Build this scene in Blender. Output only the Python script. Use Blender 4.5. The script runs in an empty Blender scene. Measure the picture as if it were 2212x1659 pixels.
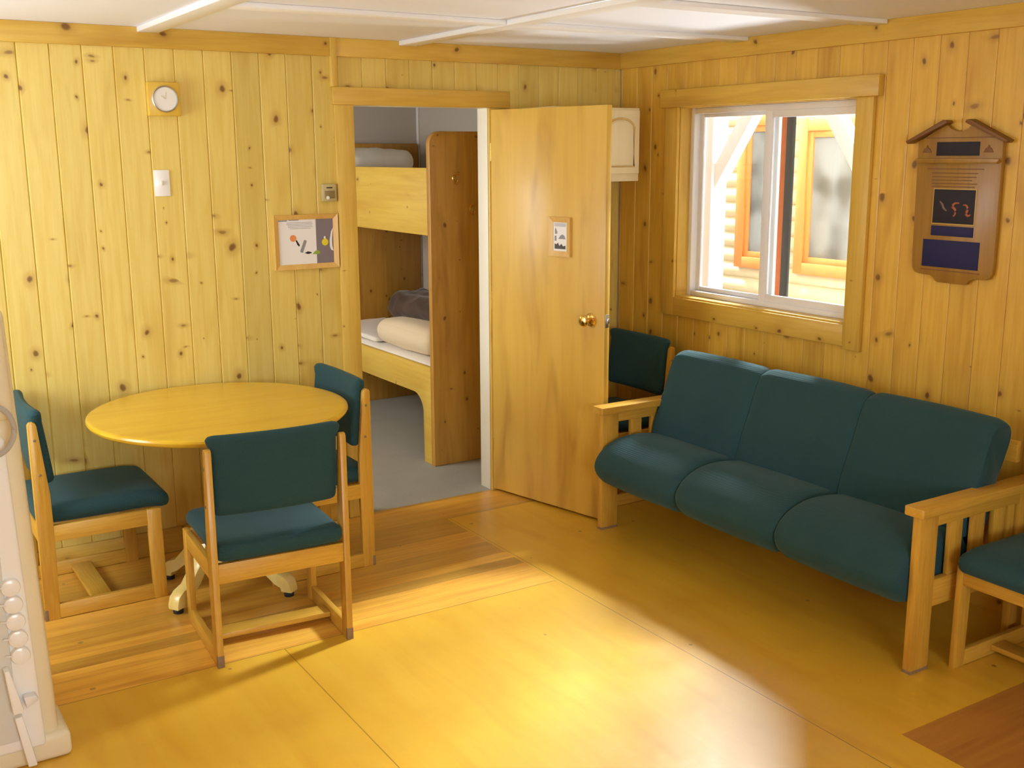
import bpy, bmesh, math, random
from mathutils import Vector, Matrix, noise
PI = math.pi
sc = bpy.context.scene
C = sc.collection
random.seed(7)

# ------------------------------------------------------------------ helpers
def R(d): return math.radians(d)

def merge(bm, tmp, M=None):
    if M is not None: bmesh.ops.transform(tmp, matrix=M, verts=tmp.verts)
    me = bpy.data.meshes.new('tmp'); tmp.to_mesh(me); tmp.free()
    bm.from_mesh(me); bpy.data.meshes.remove(me)

def box(bm, x0, x1, y0, y1, z0, z1, bev=0.003, seg=2, M=None):
    t = bmesh.new(); bmesh.ops.create_cube(t, size=1)
    for v in t.verts:
        v.co = Vector((x0 + (v.co.x + .5) * (x1 - x0), y0 + (v.co.y + .5) * (y1 - y0), z0 + (v.co.z + .5) * (z1 - z0)))
    if bev > 0:
        b = min(bev, .45 * min(abs(x1 - x0), abs(y1 - y0), abs(z1 - z0)))
        bmesh.ops.bevel(t, geom=t.edges[:], offset=b, segments=seg, affect='EDGES', profile=.5)
    merge(bm, t, M)

AX = {'X': lambda a, b, d: (d, a, b), 'Y': lambda a, b, d: (a, d, b), 'Z': lambda a, b, d: (a, b, d)}
def prism(bm, pts, axis, d0, d1, bev=0.002, M=None, seg=2):
    """polygon pts (a,b) extruded along axis from d0 to d1"""
    t = bmesh.new(); f = AX[axis]
    v0 = [t.verts.new(f(a, b, d0)) for a, b in pts]; v1 = [t.verts.new(f(a, b, d1)) for a, b in pts]
    t.faces.new(v0); t.faces.new(list(reversed(v1))); n = len(pts)
    for i in range(n):
        t.faces.new((v0[i], v1[i], v1[(i + 1) % n], v0[(i + 1) % n]))
    bmesh.ops.recalc_face_normals(t, faces=t.faces)
    if bev > 0:
        cap = [e for e in t.edges if len(e.link_faces) == 2 and any(len(fc.verts) == n and n != 4 for fc in e.link_faces)] if n != 4 else t.edges[:]
        bmesh.ops.bevel(t, geom=cap, offset=bev, segments=seg, affect='EDGES', profile=.5, clamp_overlap=True)
    merge(bm, t, M)

def lathe(bm, prof, n=32, M=None, closed=True):
    """prof: (r,z) list revolved about Z"""
    t = bmesh.new(); rings = []
    for r, z in prof:
        if r < 1e-6: rings.append([t.verts.new((0, 0, z))])
        else: rings.append([t.verts.new((r * math.cos(2 * PI * i / n), r * math.sin(2 * PI * i / n), z)) for i in range(n)])
    for a, b in zip(rings, rings[1:]):
        for i in range(n):
            q = [a[i % len(a)], a[(i + 1) % len(a)], b[(i + 1) % len(b)], b[i % len(b)]]
            u = []
            for v in q:
                if v not in u: u.append(v)
            if len(u) > 2: t.faces.new(u)
    for rg in (rings[0], rings[-1]):
        if closed and len(rg) > 1: t.faces.new(rg)
    bmesh.ops.recalc_face_normals(t, faces=t.faces)
    merge(bm, t, M)

def tube(bm, pts, r, n=10, M=None, closed=False):
    t = bmesh.new(); pts = [Vector(p) for p in pts]; rings = []; m = len(pts)
    up = Vector((0, 0, 1))
    for i, p in enumerate(pts):
        if closed: d = pts[(i + 1) % m] - pts[i - 1]
        else: d = pts[min(i + 1, m - 1)] - pts[max(i - 1, 0)]
        d.normalize()
        a = d.cross(up)
        if a.length < 1e-3: a = d.cross(Vector((1, 0, 0)))
        a.normalize(); b = d.cross(a)
        rr = r[i] if isinstance(r, (list, tuple)) else r
        rings.append([t.verts.new(p + (a * math.cos(2 * PI * k / n) + b * math.sin(2 * PI * k / n)) * rr) for k in range(n)])
    pr = list(zip(rings, rings[1:])) + ([(rings[-1], rings[0])] if closed else [])
    for a, b in pr:
        for k in range(n): t.faces.new((a[k], a[(k + 1) % n], b[(k + 1) % n], b[k]))
    if not closed:
        t.faces.new(rings[0]); t.faces.new(list(reversed(rings[-1])))
    bmesh.ops.recalc_face_normals(t, faces=t.faces)
    merge(bm, t, M)

def arc(cx, cy, r, a0, a1, n=8):
    return [(cx + r * math.cos(R(a0 + (a1 - a0) * i / n)), cy + r * math.sin(R(a0 + (a1 - a0) * i / n))) for i in range(n + 1)]

def pad(bm, cx, cy, cz, sx, sy, sz, r=.03, bulge=(0, 0, 0), M=None, n=14, wob=0.0, seed=0):
    """rounded upholstered block: half sizes s, edge radius r, bulge of the faces"""
    t = bmesh.new()
    bmesh.ops.create_cube(t, size=2)
    bmesh.ops.subdivide_edges(t, edges=t.edges[:], cuts=n, use_grid_fill=True)
    S = Vector((sx, sy, sz))
    for v in t.verts:
        q = v.co.copy()
        # denser toward the edges
        q = Vector([math.copysign(1 - (1 - abs(c)) ** 1.6, c) for c in q])
        p = Vector((q.x * S.x, q.y * S.y, q.z * S.z))
        inner = Vector([max(-S[i] + r, min(S[i] - r, p[i])) for i in range(3)])
        d = p - inner
        if d.length > 1e-9: p = inner + d.normalized() * min(r, max(abs(c) for c in d) if d.length > 0 else 0) if d.length > r else p
        fx = (1 - (q.y ** 2)) * (1 - (q.z ** 2)); fy = (1 - (q.x ** 2)) * (1 - (q.z ** 2)); fz = (1 - (q.x ** 2)) * (1 - (q.y ** 2))
        p.x += math.copysign(bulge[0] * fx, q.x) * abs(q.x); p.y += math.copysign(bulge[1] * fy, q.y) * abs(q.y); p.z += math.copysign(bulge[2] * fz, q.z) * abs(q.z)
        if wob: p += noise.noise_vector(p * 9 + Vector((seed, seed, 0))) * wob
        v.co = p + Vector((cx, cy, cz))
    bmesh.ops.recalc_face_normals(t, faces=t.faces)
    merge(bm, t, M)

def obj(name, bm, mat, parent=None, sharp=35):
    me = bpy.data.meshes.new(name); bm.to_mesh(me); bm.free()
    for p in me.polygons: p.use_smooth = True
    me.set_sharp_from_angle(angle=R(sharp))
    if mat is not None: me.materials.append(mat)
    o = bpy.data.objects.new(name, me); C.objects.link(o)
    if parent is not None: o.parent = parent
    return o

def thing(name, label, cat, loc=(0, 0, 0), rz=0, group=None):
    o = bpy.data.objects.new(name, None); C.objects.link(o); o.empty_display_size = .1
    o.location = loc; o.rotation_euler = (0, 0, rz)
    o['label'] = label; o['category'] = cat
    if group: o['group'] = group
    return o

def tag(o, label, cat, group=None):
    o['label'] = label; o['category'] = cat
    if group: o['group'] = group
    return o

def struct(name, bm, mat, parent=None, **k):
    o = obj(name, bm, mat, parent, **k)
    if parent is None: o['kind'] = 'structure'
    return o

def dup(root, loc, rz, label, group=None):
    r = root.copy(); C.objects.link(r); r.location = loc; r.rotation_euler = (0, 0, rz); r['label'] = label
    if group: r['group'] = group
    for ch in list(root.children):
        c = ch.copy(); C.objects.link(c); c.parent = r
        for g in list(ch.children):
            d = g.copy(); C.objects.link(d); d.parent = c
    return r

# ------------------------------------------------------------------ materials
def newmat(name):
    m = bpy.data.materials.new(name); m.use_nodes = True
    nt = m.node_tree; b = nt.nodes['Principled BSDF']
    return m, nt, b

def N(nt, t, **k):
    n = nt.nodes.new(t)
    for a, v in k.items(): setattr(n, a, v)
    return n

def math_(nt, op, a, b=None, c=None, clamp=False):
    n = nt.nodes.new('ShaderNodeMath'); n.operation = op; n.use_clamp = clamp
    for i, v in enumerate((a, b, c)):
        if v is None: continue
        if isinstance(v, (int, float)): n.inputs[i].default_value = v
        else: nt.links.new(v, n.inputs[i])
    return n.outputs[0]

def smooth(nt, v, lo, hi):
    n = nt.nodes.new('ShaderNodeMapRange'); n.interpolation_type = 'SMOOTHSTEP'
    for k, val in zip(('Value', 'From Min', 'From Max'), (v, lo, hi)):
        if isinstance(val, (int, float)): n.inputs[k].default_value = val
        else: nt.links.new(val, n.inputs[k])
    return n.outputs['Result']

def mixc(nt, f, a, b, mode='MIX'):
    n = nt.nodes.new('ShaderNodeMix'); n.data_type = 'RGBA'; n.blend_type = mode
    if isinstance(f, (int, float)): n.inputs[0].default_value = f
    else: nt.links.new(f, n.inputs[0])
    for i, v in ((6, a), (7, b)):
        if isinstance(v, tuple): n.inputs[i].default_value = (*v, 1) if len(v) == 3 else v
        else: nt.links.new(v, n.inputs[i])
    return n.outputs[2]

def comb(nt, x, y, z):
    n = nt.nodes.new('ShaderNodeCombineXYZ')
    for i, v in enumerate((x, y, z)):
        if isinstance(v, (int, float)): n.inputs[i].default_value = v
        else: nt.links.new(v, n.inputs[i])
    return n.outputs[0]

def noise_(nt, vec, scale=1, detail=3, rough=.55, dist=0):
    n = nt.nodes.new('ShaderNodeTexNoise'); nt.links.new(vec, n.inputs['Vector'])
    n.inputs['Scale'].default_value = scale; n.inputs['Detail'].default_value = detail
    n.inputs['Roughness'].default_value = rough; n.inputs['Distortion'].default_value = dist
    return n.outputs['Fac']

def wood_nodes(nt, sx, u, w, l, light, mid, dark, fine=60, pitch=None, off=0, knots=0.0, knot_col=(.15, .05, .007), var=.35, gain=1.0):
    """colour of boards: u across, w depth, l along the grain"""
    U, W, L = sx[u], sx[w], sx[l]
    if pitch:
        idn = math_(nt, 'FLOOR', math_(nt, 'DIVIDE', math_(nt, 'SUBTRACT', U, off), pitch))
    else:
        idn = 0.0
    wn = nt.nodes.new('ShaderNodeTexWhiteNoise'); wn.noise_dimensions = '1D'
    if pitch: nt.links.new(math_(nt, 'ADD', idn, .37), wn.inputs['W'])
    else: wn.inputs['W'].default_value = .37
    rnd = wn.outputs['Value']
    shift = math_(nt, 'MULTIPLY', rnd, 37.0)
    vec = comb(nt, math_(nt, 'ADD', U, shift), W, math_(nt, 'ADD', math_(nt, 'MULTIPLY', L, .06), shift))
    streak = noise_(nt, vec, fine, 4, .6, .4)
    vec2 = comb(nt, math_(nt, 'ADD', U, shift), W, math_(nt, 'ADD', math_(nt, 'MULTIPLY', L, .18), shift))
    broad = noise_(nt, vec2, 9, 2, .5, .6)
    col = mixc(nt, smooth(nt, streak, .3, .75), light, mid)
    col = mixc(nt, math_(nt, 'MULTIPLY', smooth(nt, broad, .48, .8), .55), col, dark)
    if pitch or True:
        hv = nt.nodes.new('ShaderNodeHueSaturation')
        hv.inputs['Hue'].default_value = .5
        nt.links.new(math_(nt, 'ADD', 1 - var * .5, math_(nt, 'MULTIPLY', rnd, var)), hv.inputs['Value'])
        nt.links.new(col, hv.inputs['Color']); col = hv.outputs['Color']
    if knots > 0:
        # round knots, then short flame-shaped spike knots lying across the board
        for ku, kl, ks, kk, sz in ((1.0, .75, 7.5, knots, .17), (.42, 1.0, 8.5, knots * .55, .13)):
            kv = comb(nt, math_(nt, 'ADD', math_(nt, 'MULTIPLY', math_(nt, 'ADD', U, math_(nt, 'MULTIPLY', L, .25 if ku < 1 else 0.0)), ku), math_(nt, 'MULTIPLY', shift, ku + 1)), math_(nt, 'ADD', math_(nt, 'MULTIPLY', L, kl), math_(nt, 'MULTIPLY', shift, 1.7)), 0.0)
            dn = nt.nodes.new('ShaderNodeTexNoise'); dn.inputs['Scale'].default_value = 14; nt.links.new(kv, dn.inputs['Vector'])
            va = nt.nodes.new('ShaderNodeVectorMath'); va.operation = 'SCALE'; va.inputs['Scale'].default_value = .03; nt.links.new(dn.outputs['Color'], va.inputs[0])
            vb = nt.nodes.new('ShaderNodeVectorMath'); vb.operation = 'ADD'; nt.links.new(kv, vb.inputs[0]); nt.links.new(va.outputs[0], vb.inputs[1])
            vo = nt.nodes.new('ShaderNodeTexVoronoi'); vo.voronoi_dimensions = '2D'; vo.inputs['Scale'].default_value = ks
            nt.links.new(vb.outputs[0], vo.inputs['Vector'])
            sp = nt.nodes.new('ShaderNodeSeparateColor'); nt.links.new(vo.outputs['Color'], sp.inputs[0])
            rad = math_(nt, 'MAXIMUM', math_(nt, 'MULTIPLY', math_(nt, 'SUBTRACT', sp.outputs[0], 1 - kk), sz / max(kk, .05)), 0.0)
            ratio = math_(nt, 'DIVIDE', vo.outputs['Distance'], math_(nt, 'ADD', rad, .0001))
            core = math_(nt, 'SUBTRACT', 1.0, smooth(nt, ratio, .3, .8))
            halo = math_(nt, 'SUBTRACT', 1.0, smooth(nt, ratio, .5, 2.2))
            on = math_(nt, 'GREATER_THAN', rad, .012)
            col = mixc(nt, math_(nt, 'MULTIPLY', math_(nt, 'MULTIPLY', halo, on), .5), col, (.46, .24, .035))
            col = mixc(nt, math_(nt, 'MULTIPLY', math_(nt, 'MULTIPLY', core, on), .85 if ku == 1 else .6), col, knot_col)
    return col, streak

def wood(name, u='X', w='Y', l='Z', light=(.78, .53, .17), mid=(.68, .42, .10), dark=(.52, .27, .05), rough=.42, coat=.15, **k):
    m, nt, b = newmat(name)
    tc = N(nt, 'ShaderNodeTexCoord'); s = N(nt, 'ShaderNodeSeparateXYZ'); nt.links.new(tc.outputs['Object'], s.inputs[0])
    sx = dict(zip('XYZ', s.outputs))
    col, streak = wood_nodes(nt, sx, u, w, l, light, mid, dark, **k)
    nt.links.new(col, b.inputs['Base Color'])
    b.inputs['Roughness'].default_value = rough; b.inputs['Coat Weight'].default_value = coat; b.inputs['Coat Roughness'].default_value = .2
    bp = N(nt, 'ShaderNodeBump'); bp.inputs['Strength'].default_value = .08; bp.inputs['Distance'].default_value = .002
    nt.links.new(streak, bp.inputs['Height']); nt.links.new(bp.outputs[0], b.inputs['Normal'])
    return m

def plain(name, col, rough=.5, metal=0, spec=.5, coat=0, var=0.0, vscale=20, sheen=0):
    m, nt, b = newmat(name)
    b.inputs['Base Color'].default_value = (*col, 1); b.inputs['Roughness'].default_value = rough
    b.inputs['Metallic'].default_value = metal; b.inputs['Specular IOR Level'].default_value = spec
    b.inputs['Coat Weight'].default_value = coat; b.inputs['Sheen Weight'].default_value = sheen
    tc = N(nt, 'ShaderNodeTexCoord')
    nz = noise_(nt, tc.outputs['Object'], vscale, 3)
    if var:
        nt.links.new(mixc(nt, nz, tuple(c * (1 - var) for c in col), tuple(min(1, c * (1 + var)) for c in col)), b.inputs['Base Color'])
    return m

def fabric(name, col):
    m, nt, b = newmat(name)
    tc = N(nt, 'ShaderNodeTexCoord')
    n1 = noise_(nt, tc.outputs['Object'], 5, 3); n2 = noise_(nt, tc.outputs['Object'], 420, 2)
    c = mixc(nt, n1, tuple(x * .82 for x in col), tuple(x * 1.18 for x in col))
    c = mixc(nt, math_(nt, 'MULTIPLY', n2, .5), c, tuple(x * 1.7 for x in col))
    nt.links.new(c, b.inputs['Base Color']); b.inputs['Roughness'].default_value = .85; b.inputs['Specular IOR Level'].default_value = .2
    b.inputs['Sheen Weight'].default_value = .16; b.inputs['Sheen Roughness'].default_value = .4; b.inputs['Sheen Tint'].default_value = (.6, .85, .85, 1)
    s = N(nt, 'ShaderNodeSeparateXYZ'); nt.links.new(tc.outputs['Object'], s.inputs[0])
    h = math_(nt, 'ADD', math_(nt, 'SINE', math_(nt, 'MULTIPLY', s.outputs[2], 1100.0)), math_(nt, 'SINE', math_(nt, 'MULTIPLY', math_(nt, 'ADD', s.outputs[0], s.outputs[1]), 900.0)))
    bp = N(nt, 'ShaderNodeBump'); bp.inputs['Strength'].default_value = .25; bp.inputs['Distance'].default_value = .0015
    nt.links.new(math_(nt, 'ADD', h, math_(nt, 'MULTIPLY', n2, 2.0)), bp.inputs['Height']); nt.links.new(bp.outputs[0], b.inputs['Normal'])
    return m

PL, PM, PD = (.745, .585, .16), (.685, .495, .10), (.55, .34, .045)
QL, QM, QD = (.71, .445, .062), (.62, .35, .038), (.42, .18, .016)  # same pine as the back wall, the right wall's dimmer light painted in
PITCH = .1266
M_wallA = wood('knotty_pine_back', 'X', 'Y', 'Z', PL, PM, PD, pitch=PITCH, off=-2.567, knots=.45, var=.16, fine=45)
M_wallB = wood('knotty_pine_right_dimmed', 'Y', 'X', 'Z', QL, QM, QD, pitch=PITCH, off=-1.918, knots=.45, var=.18, fine=45)
M_trimX = wood('pine_trim_along', 'Z', 'Y', 'X', (.70, .46, .075), (.62, .37, .05), (.46, .23, .025), knots=.22, fine=50, var=0)
M_trimY = wood('pine_trim_deep', 'Z', 'X', 'Y', (.70, .46, .075), (.62, .37, .05), (.46, .23, .025), knots=.22, fine=50, var=0)
M_trimZ = wood('pine_casing_back', 'X', 'Y', 'Z', (.73, .51, .10), (.65, .41, .065), (.5, .27, .03), knots=.28, fine=50, var=0)
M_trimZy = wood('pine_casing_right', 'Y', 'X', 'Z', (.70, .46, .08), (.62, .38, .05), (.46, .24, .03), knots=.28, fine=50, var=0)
OL, OM, OD = (.68, .40, .055), (.58, .31, .036), (.42, .19, .02)
M_oakZ = wood('oak_upright', 'X', 'Y', 'Z', OL, OM, OD, fine=120, rough=.38, coat=.2, var=0)
M_oakY = wood('oak_fore_aft', 'X', 'Z', 'Y', OL, OM, OD, fine=120, rough=.38, coat=.2, var=0)
M_oakX = wood('oak_crosswise', 'Y', 'Z', 'X', OL, OM, OD, fine=120, rough=.38, coat=.2, var=0)
M_table = wood('varnished_maple_top', 'Y', 'Z', 'X', (.78, .50, .03), (.74, .45, .022), (.64, .35, .015), fine=22, rough=.25, coat=.35, var=0)
M_tableleg = wood('pale_maple_legs', 'X', 'Y', 'Z', (.80, .64, .22), (.76, .57, .16), (.64, .43, .1), fine=40, rough=.3, coat=.3, var=0)
M_doorleaf = wood('birch_veneer', 'Y', 'X', 'Z', (.70, .44, .09), (.62, .36, .065), (.44, .21, .03), fine=14, rough=.42, coat=.2, var=0)
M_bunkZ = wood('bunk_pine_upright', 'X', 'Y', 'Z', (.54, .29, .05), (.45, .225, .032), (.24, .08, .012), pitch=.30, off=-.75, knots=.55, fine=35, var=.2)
M_bunkY = wood('bunk_pine_rail', 'Z', 'X', 'Y', (.76, .53, .09), (.68, .43, .055), (.55, .28, .03), knots=.25, fine=30, var=0)
M_plaque = wood('plaque_oak', 'Y', 'X', 'Z', (.37, .195, .025), (.31, .15, .018), (.22, .09, .012), fine=50, rough=.4, coat=.2, var=0)
M_plaqued = plain('plaque_dark_routing', (.19, .075, .014), .5)
M_cab = wood('pale_maple_cabinet', 'X', 'Y', 'Z', (.94, .84, .56), (.92, .80, .5), (.86, .71, .4), fine=40, rough=.4, coat=.15, var=0)
M_teal = fabric('teal_weave', (.020, .059, .069))
M_white = plain('white_enamel', (.90, .90, .90), .28, coat=.4)
M_beige = plain('beige_enamel', (.80, .72, .52), .35, coat=.3)
M_vinyl = plain('white_vinyl', (.80, .79, .80), .35)
M_jamb = plain('white_jamb_paint', (.80, .76, .62), .5)
M_ceil = plain('ceiling_white', (.84, .865, .96), .65, var=.02, vscale=3)
M_batten = plain('batten_white', (.87, .88, .91), .45)
M_brass = plain('polished_brass', (.80, .55, .16), .18, metal=1)
M_steel = plain('brushed_steel', (.5, .5, .5), .35, metal=1)
M_glide = plain('grey_glide', (.26, .17, .10), .6, var=.3, vscale=60)
M_black = plain('black_paint', (.012, .012, .012), .6)
M_grey = plain('grey_paint', (.33, .33, .34), .6)
M_lilac = plain('bedroom_paint', (.50, .46, .42), .8, var=.03, vscale=4)
M_cream = plain('cream_pillow', (.80, .68, .48), .9, sheen=.2)
M_sheet = plain('white_sheet', (.86, .83, .79), .9, sheen=.2, var=.06)
M_quilt = plain('brown_quilt', (.085, .055, .042), .95, sheen=.3, var=.55, vscale=7)
M_snow = plain('snow', (.9, .9, .92), .8)
M_paper = plain('white_paper', (.84, .83, .84), .5)

# carpet
M_carpet, nt, b = newmat('grey_carpet')
tc = N(nt, 'ShaderNodeTexCoord'); n1 = noise_(nt, tc.outputs['Object'], 160, 3, .7); n2 = noise_(nt, tc.outputs['Object'], 3, 2)
nt.links.new(mixc(nt, math_(nt, 'ADD', math_(nt, 'MULTIPLY', n1, .6), math_(nt, 'MULTIPLY', n2, .4)), (.17, .165, .135), (.43, .415, .345)), b.inputs['Base Color'])
b.inputs['Roughness'].default_value = .95; b.inputs['Sheen Weight'].default_value = .2
bp = N(nt, 'ShaderNodeBump'); bp.inputs['Strength'].default_value = .6; bp.inputs['Distance'].default_value = .004
nt.links.new(n1, bp.inputs['Height']); nt.links.new(bp.outputs[0], b.inputs['Normal'])

# floor: plywood sheets bordered with strip boards
M_floor, nt, b = newmat('varnished_floor')
tc = N(nt, 'ShaderNodeTexCoord'); s = N(nt, 'ShaderNodeSeparateXYZ'); nt.links.new(tc.outputs['Object'], s.inputs[0])
sx = dict(zip('XYZ', s.outputs)); X, Y = sx['X'], sx['Y']
ply, st1 = wood_nodes(nt, sx, 'X', 'Z', 'Y', (.76, .465, .040), (.72, .41, .028), (.63, .315, .018), fine=13, var=0)
cloud = noise_(nt, tc.outputs['Object'], 3.2, 3, .6)
ply = mixc(nt, math_(nt, 'MULTIPLY', smooth(nt, cloud, .5, .75), .35), ply, (.60, .31, .03))
brd, st2 = wood_nodes(nt, sx, 'Y', 'Z', 'X', (.70, .40, .055), (.58, .28, .035), (.40, .15, .018), fine=40, pitch=.083, off=-1.27, var=.55)
brd2, st3 = wood_nodes(nt, sx, 'Y', 'Z', 'X', (.42, .19, .035), (.34, .14, .025), (.22, .075, .014), fine=34, pitch=.14, off=-2.92, var=.35)
# masks
mA = math_(nt, 'MULTIPLY', math_(nt, 'LESS_THAN', X, -1.30), math_(nt, 'GREATER_THAN', Y, -1.27))
mB = math_(nt, 'GREATER_THAN', Y, -.30)
mboard = math_(nt, 'MAXIMUM', mA, mB)
mC = math_(nt, 'MULTIPLY', math_(nt, 'GREATER_THAN', X, -1.10), math_(nt, 'LESS_THAN', Y, -2.92))
col = mixc(nt, mboard, ply, brd); col = mixc(nt, mC, col, brd2)
def line(v, at, wd=.0022):
    return math_(nt, 'LESS_THAN', math_(nt, 'ABSOLUTE', math_(nt, 'SUBTRACT', v, at)), wd)
seam = math_(nt, 'MULTIPLY', line(X, -1.285), math_(nt, 'LESS_THAN', Y, -.30))
seam = math_(nt, 'MAXIMUM', seam, math_(nt, 'MULTIPLY', line(X, -2.53), math_(nt, 'LESS_THAN', Y, -1.27)))
seam = math_(nt, 'MAXIMUM', seam, math_(nt, 'MULTIPLY', line(Y, -1.27), math_(nt, 'LESS_THAN', X, -1.30)))
seam = math_(nt, 'MAXIMUM', seam, math_(nt, 'MULTIPLY', line(Y, -.30), math_(nt, 'GREATER_THAN', X, -1.30)))
fr = math_(nt, 'FRACT', math_(nt, 'DIVIDE', math_(nt, 'SUBTRACT', Y, -1.27), .083))
seam2 = math_(nt, 'MULTIPLY', math_(nt, 'LESS_THAN', fr, .022), mboard)
col = mixc(nt, math_(nt, 'MULTIPLY', seam, .75), col, (.30, .15, .02))
col = mixc(nt, math_(nt, 'MULTIPLY', seam2, .45), col, (.25, .1, .015))
# worn nail heads and small stains
vo = N(nt, 'ShaderNodeTexVoronoi'); vo.voronoi_dimensions = '2D'; vo.inputs['Scale'].default_value = 2.6; nt.links.new(tc.outputs['Object'], vo.inputs['Vector'])
spc = N(nt, 'ShaderNodeSeparateColor'); nt.links.new(vo.outputs['Color'], spc.inputs[0])
dot = math_(nt, 'MULTIPLY', math_(nt, 'LESS_THAN', vo.outputs['Distance'], math_(nt, 'MULTIPLY', spc.outputs[1], .03)), math_(nt, 'GREATER_THAN', spc.outputs[0], .55))
col = mixc(nt, math_(nt, 'MULTIPLY', dot, .6), col, (.22, .12, .03))
nt.links.new(col, b.inputs['Base Color'])
rg = math_(nt, 'ADD', .26, math_(nt, 'MULTIPLY', noise_(nt, tc.outputs['Object'], 6, 4, .65), .2))
nt.links.new(rg, b.inputs['Roughness']); b.inputs['Coat Weight'].default_value = .55; b.inputs['Coat Roughness'].default_value = .38
bp = N(nt, 'ShaderNodeBump'); bp.inputs['Strength'].default_value = .12; bp.inputs['Distance'].default_value = .01
nt.links.new(math_(nt, 'SUBTRACT', noise_(nt, tc.outputs['Object'], 14, 3, .6), math_(nt, 'MULTIPLY', seam, .6)), bp.inputs['Height'])
nt.links.new(bp.outputs[0], b.inputs['Normal'])

# window glass
M_glass = bpy.data.materials.new('clear_glass'); M_glass.use_nodes = True
nt = M_glass.node_tree; nt.nodes.clear()
out = N(nt, 'ShaderNodeOutputMaterial'); mx = N(nt, 'ShaderNodeMixShader'); tr = N(nt, 'ShaderNodeBsdfTransparent'); gl = N(nt, 'ShaderNodeBsdfGlossy'); gl.inputs['Roughness'].default_value = .02
tr.inputs[0].default_value = (.95, .97, .96, 1)
fz = N(nt, 'ShaderNodeFresnel'); fz.inputs[0].default_value = 1.3
nt.links.new(fz.outputs[0], mx.inputs[0]); nt.links.new(tr.outputs[0], mx.inputs[1]); nt.links.new(gl.outputs[0], mx.inputs[2]); nt.links.new(mx.outputs[0], out.inputs[0])

# ------------------------------------------------------------------ room shell
H = 2.343
XL, YF = -4.75, -7.0          # left wall, wall behind the camera
bm = bmesh.new(); box(bm, XL, 0.15, YF, 0.0, -.06, 0, 0); struct('floor', bm, M_floor)
bm = bmesh.new(); box(bm, XL, 0.15, YF, 0.1, H, H + .08, 0); struct('ceiling', bm, M_ceil)

def planks(bm, axis, a0, a1, off, zs, depth0, depth1, holes, pitch=PITCH, g=.0042, face=-1):
    """vertical boards with v-grooves; axis = running axis; face = sign of the room side"""
    k = math.floor((a0 - off) / pitch)
    while off + k * pitch < a1 - 1e-4:
        p0, p1 = max(a0, off + k * pitch), min(a1, off + (k + 1) * pitch); k += 1
        cuts = sorted({p0, p1} | {h for hl in holes for h in hl[:2] if p0 + 1e-4 < h < p1 - 1e-4})
        for c0, c1 in zip(cuts, cuts[1:]):
            segs = [zs]
            for h0, h1, z0, z1 in holes:
                if c0 >= h0 - 1e-4 and c1 <= h1 + 1e-4:
                    ns = []
                    for q0, q1 in segs:
                        if z0 > q0: ns.append((q0, min(q1, z0)))
                        if z1 < q1: ns.append((max(q0, z1), q1))
                    segs = ns
            ga = g if abs(c0 - p0) < 1e-4 else 0; gb = g if abs(c1 - p1) < 1e-4 else 0
            for q0, q1 in segs:
                f, bk = depth0, depth1; e = .005 if depth1 > depth0 else -.005
                poly = [(c0, bk), (c0, f + e), (c0 + ga, f), (c1 - gb, f), (c1, f + e), (c1, bk)]
                if axis == 'X': prism(bm, poly, 'Z', q0, q1, 0)
                else: prism(bm, [(d, a) for a, d in poly], 'Z', q0, q1, 0)

xl, xr, DH = -1.611, -.859, 2.04
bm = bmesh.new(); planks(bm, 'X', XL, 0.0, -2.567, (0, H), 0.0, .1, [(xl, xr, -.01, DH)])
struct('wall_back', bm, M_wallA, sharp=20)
wy0, wy1, wz0, wz1 = -1.658, -.504, 1.058, 2.04
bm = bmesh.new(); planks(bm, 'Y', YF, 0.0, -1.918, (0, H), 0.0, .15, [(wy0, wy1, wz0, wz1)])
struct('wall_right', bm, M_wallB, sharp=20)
def slab_wall(name, axis, at0, at1, a0, a1, hole, mat):
    h0, h1, z0, z1 = hole; bm = bmesh.new()
    for (q0, q1, s0, s1) in ((a0, h0, 0, H), (h1, a1, 0, H), (h0, h1, 0, z0), (h0, h1, z1, H)):
        if axis == 'Y': box(bm, at0, at1, q0, q1, s0, s1, 0)
        else: box(bm, q0, q1, at0, at1, s0, s1, 0)
    struct(name, bm, mat)
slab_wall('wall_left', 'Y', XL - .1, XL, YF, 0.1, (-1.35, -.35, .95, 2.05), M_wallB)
slab_wall('wall_front', 'X', YF - .1, YF, XL - .1, 0.15, (-4.3, -2.3, 1.0, 2.05), M_wallA)

n_trim = [0]
def trim(mat, *a, bev=.003, name=None):
    n_trim[0] += 1
    bm = bmesh.new(); box(bm, *a, bev=bev); return struct(name or 'trim_%d' % n_trim[0], bm, mat)
TZ = 2.259
trim(M_trimX, XL, -1.722, -.02, 0, TZ, H)                     # board under the ceiling, back wall
trim(M_trimX, -1.690, -.02, -.02, 0, TZ, H)
trim(M_trimY, -.02, 0, YF, -.0, TZ, H)                        # and right wall
trim(M_trimZ, -1.722, -1.690, -.026, 0, 2.122, H)             # joint cover strip
trim(M_trimZ, -1.707, xl, -.02, 0, 0, DH)                     # door casing
trim(M_trimZ, xr, -.755, -.018, 0, 0, DH)
trim(M_trimX, -1.716, -.735, -.026, 0, DH, 2.122)
trim(M_trimX, XL, -1.707, -.014, 0, 0, .115, name='baseboard_back')
trim(M_trimX, -.755, -.015, -.014, 0, 0, .115, name='baseboard_corner')
trim(M_trimY, -.014, 0, YF, 0, 0, .115, name='baseboard_right')
# window casing, proud of the boards
trim(M_trimY, -.034, 0, -1.785, -.38, wz1, 2.128)
trim(M_trimY, -.02, 0, wy0, wy1, .962, wz0)
trim(M_trimZy, -.02, 0, wy1, -.408, .962, wz1)
trim(M_trimZy, -.02, 0, -1.752, wy0, .95, wz1)
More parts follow.
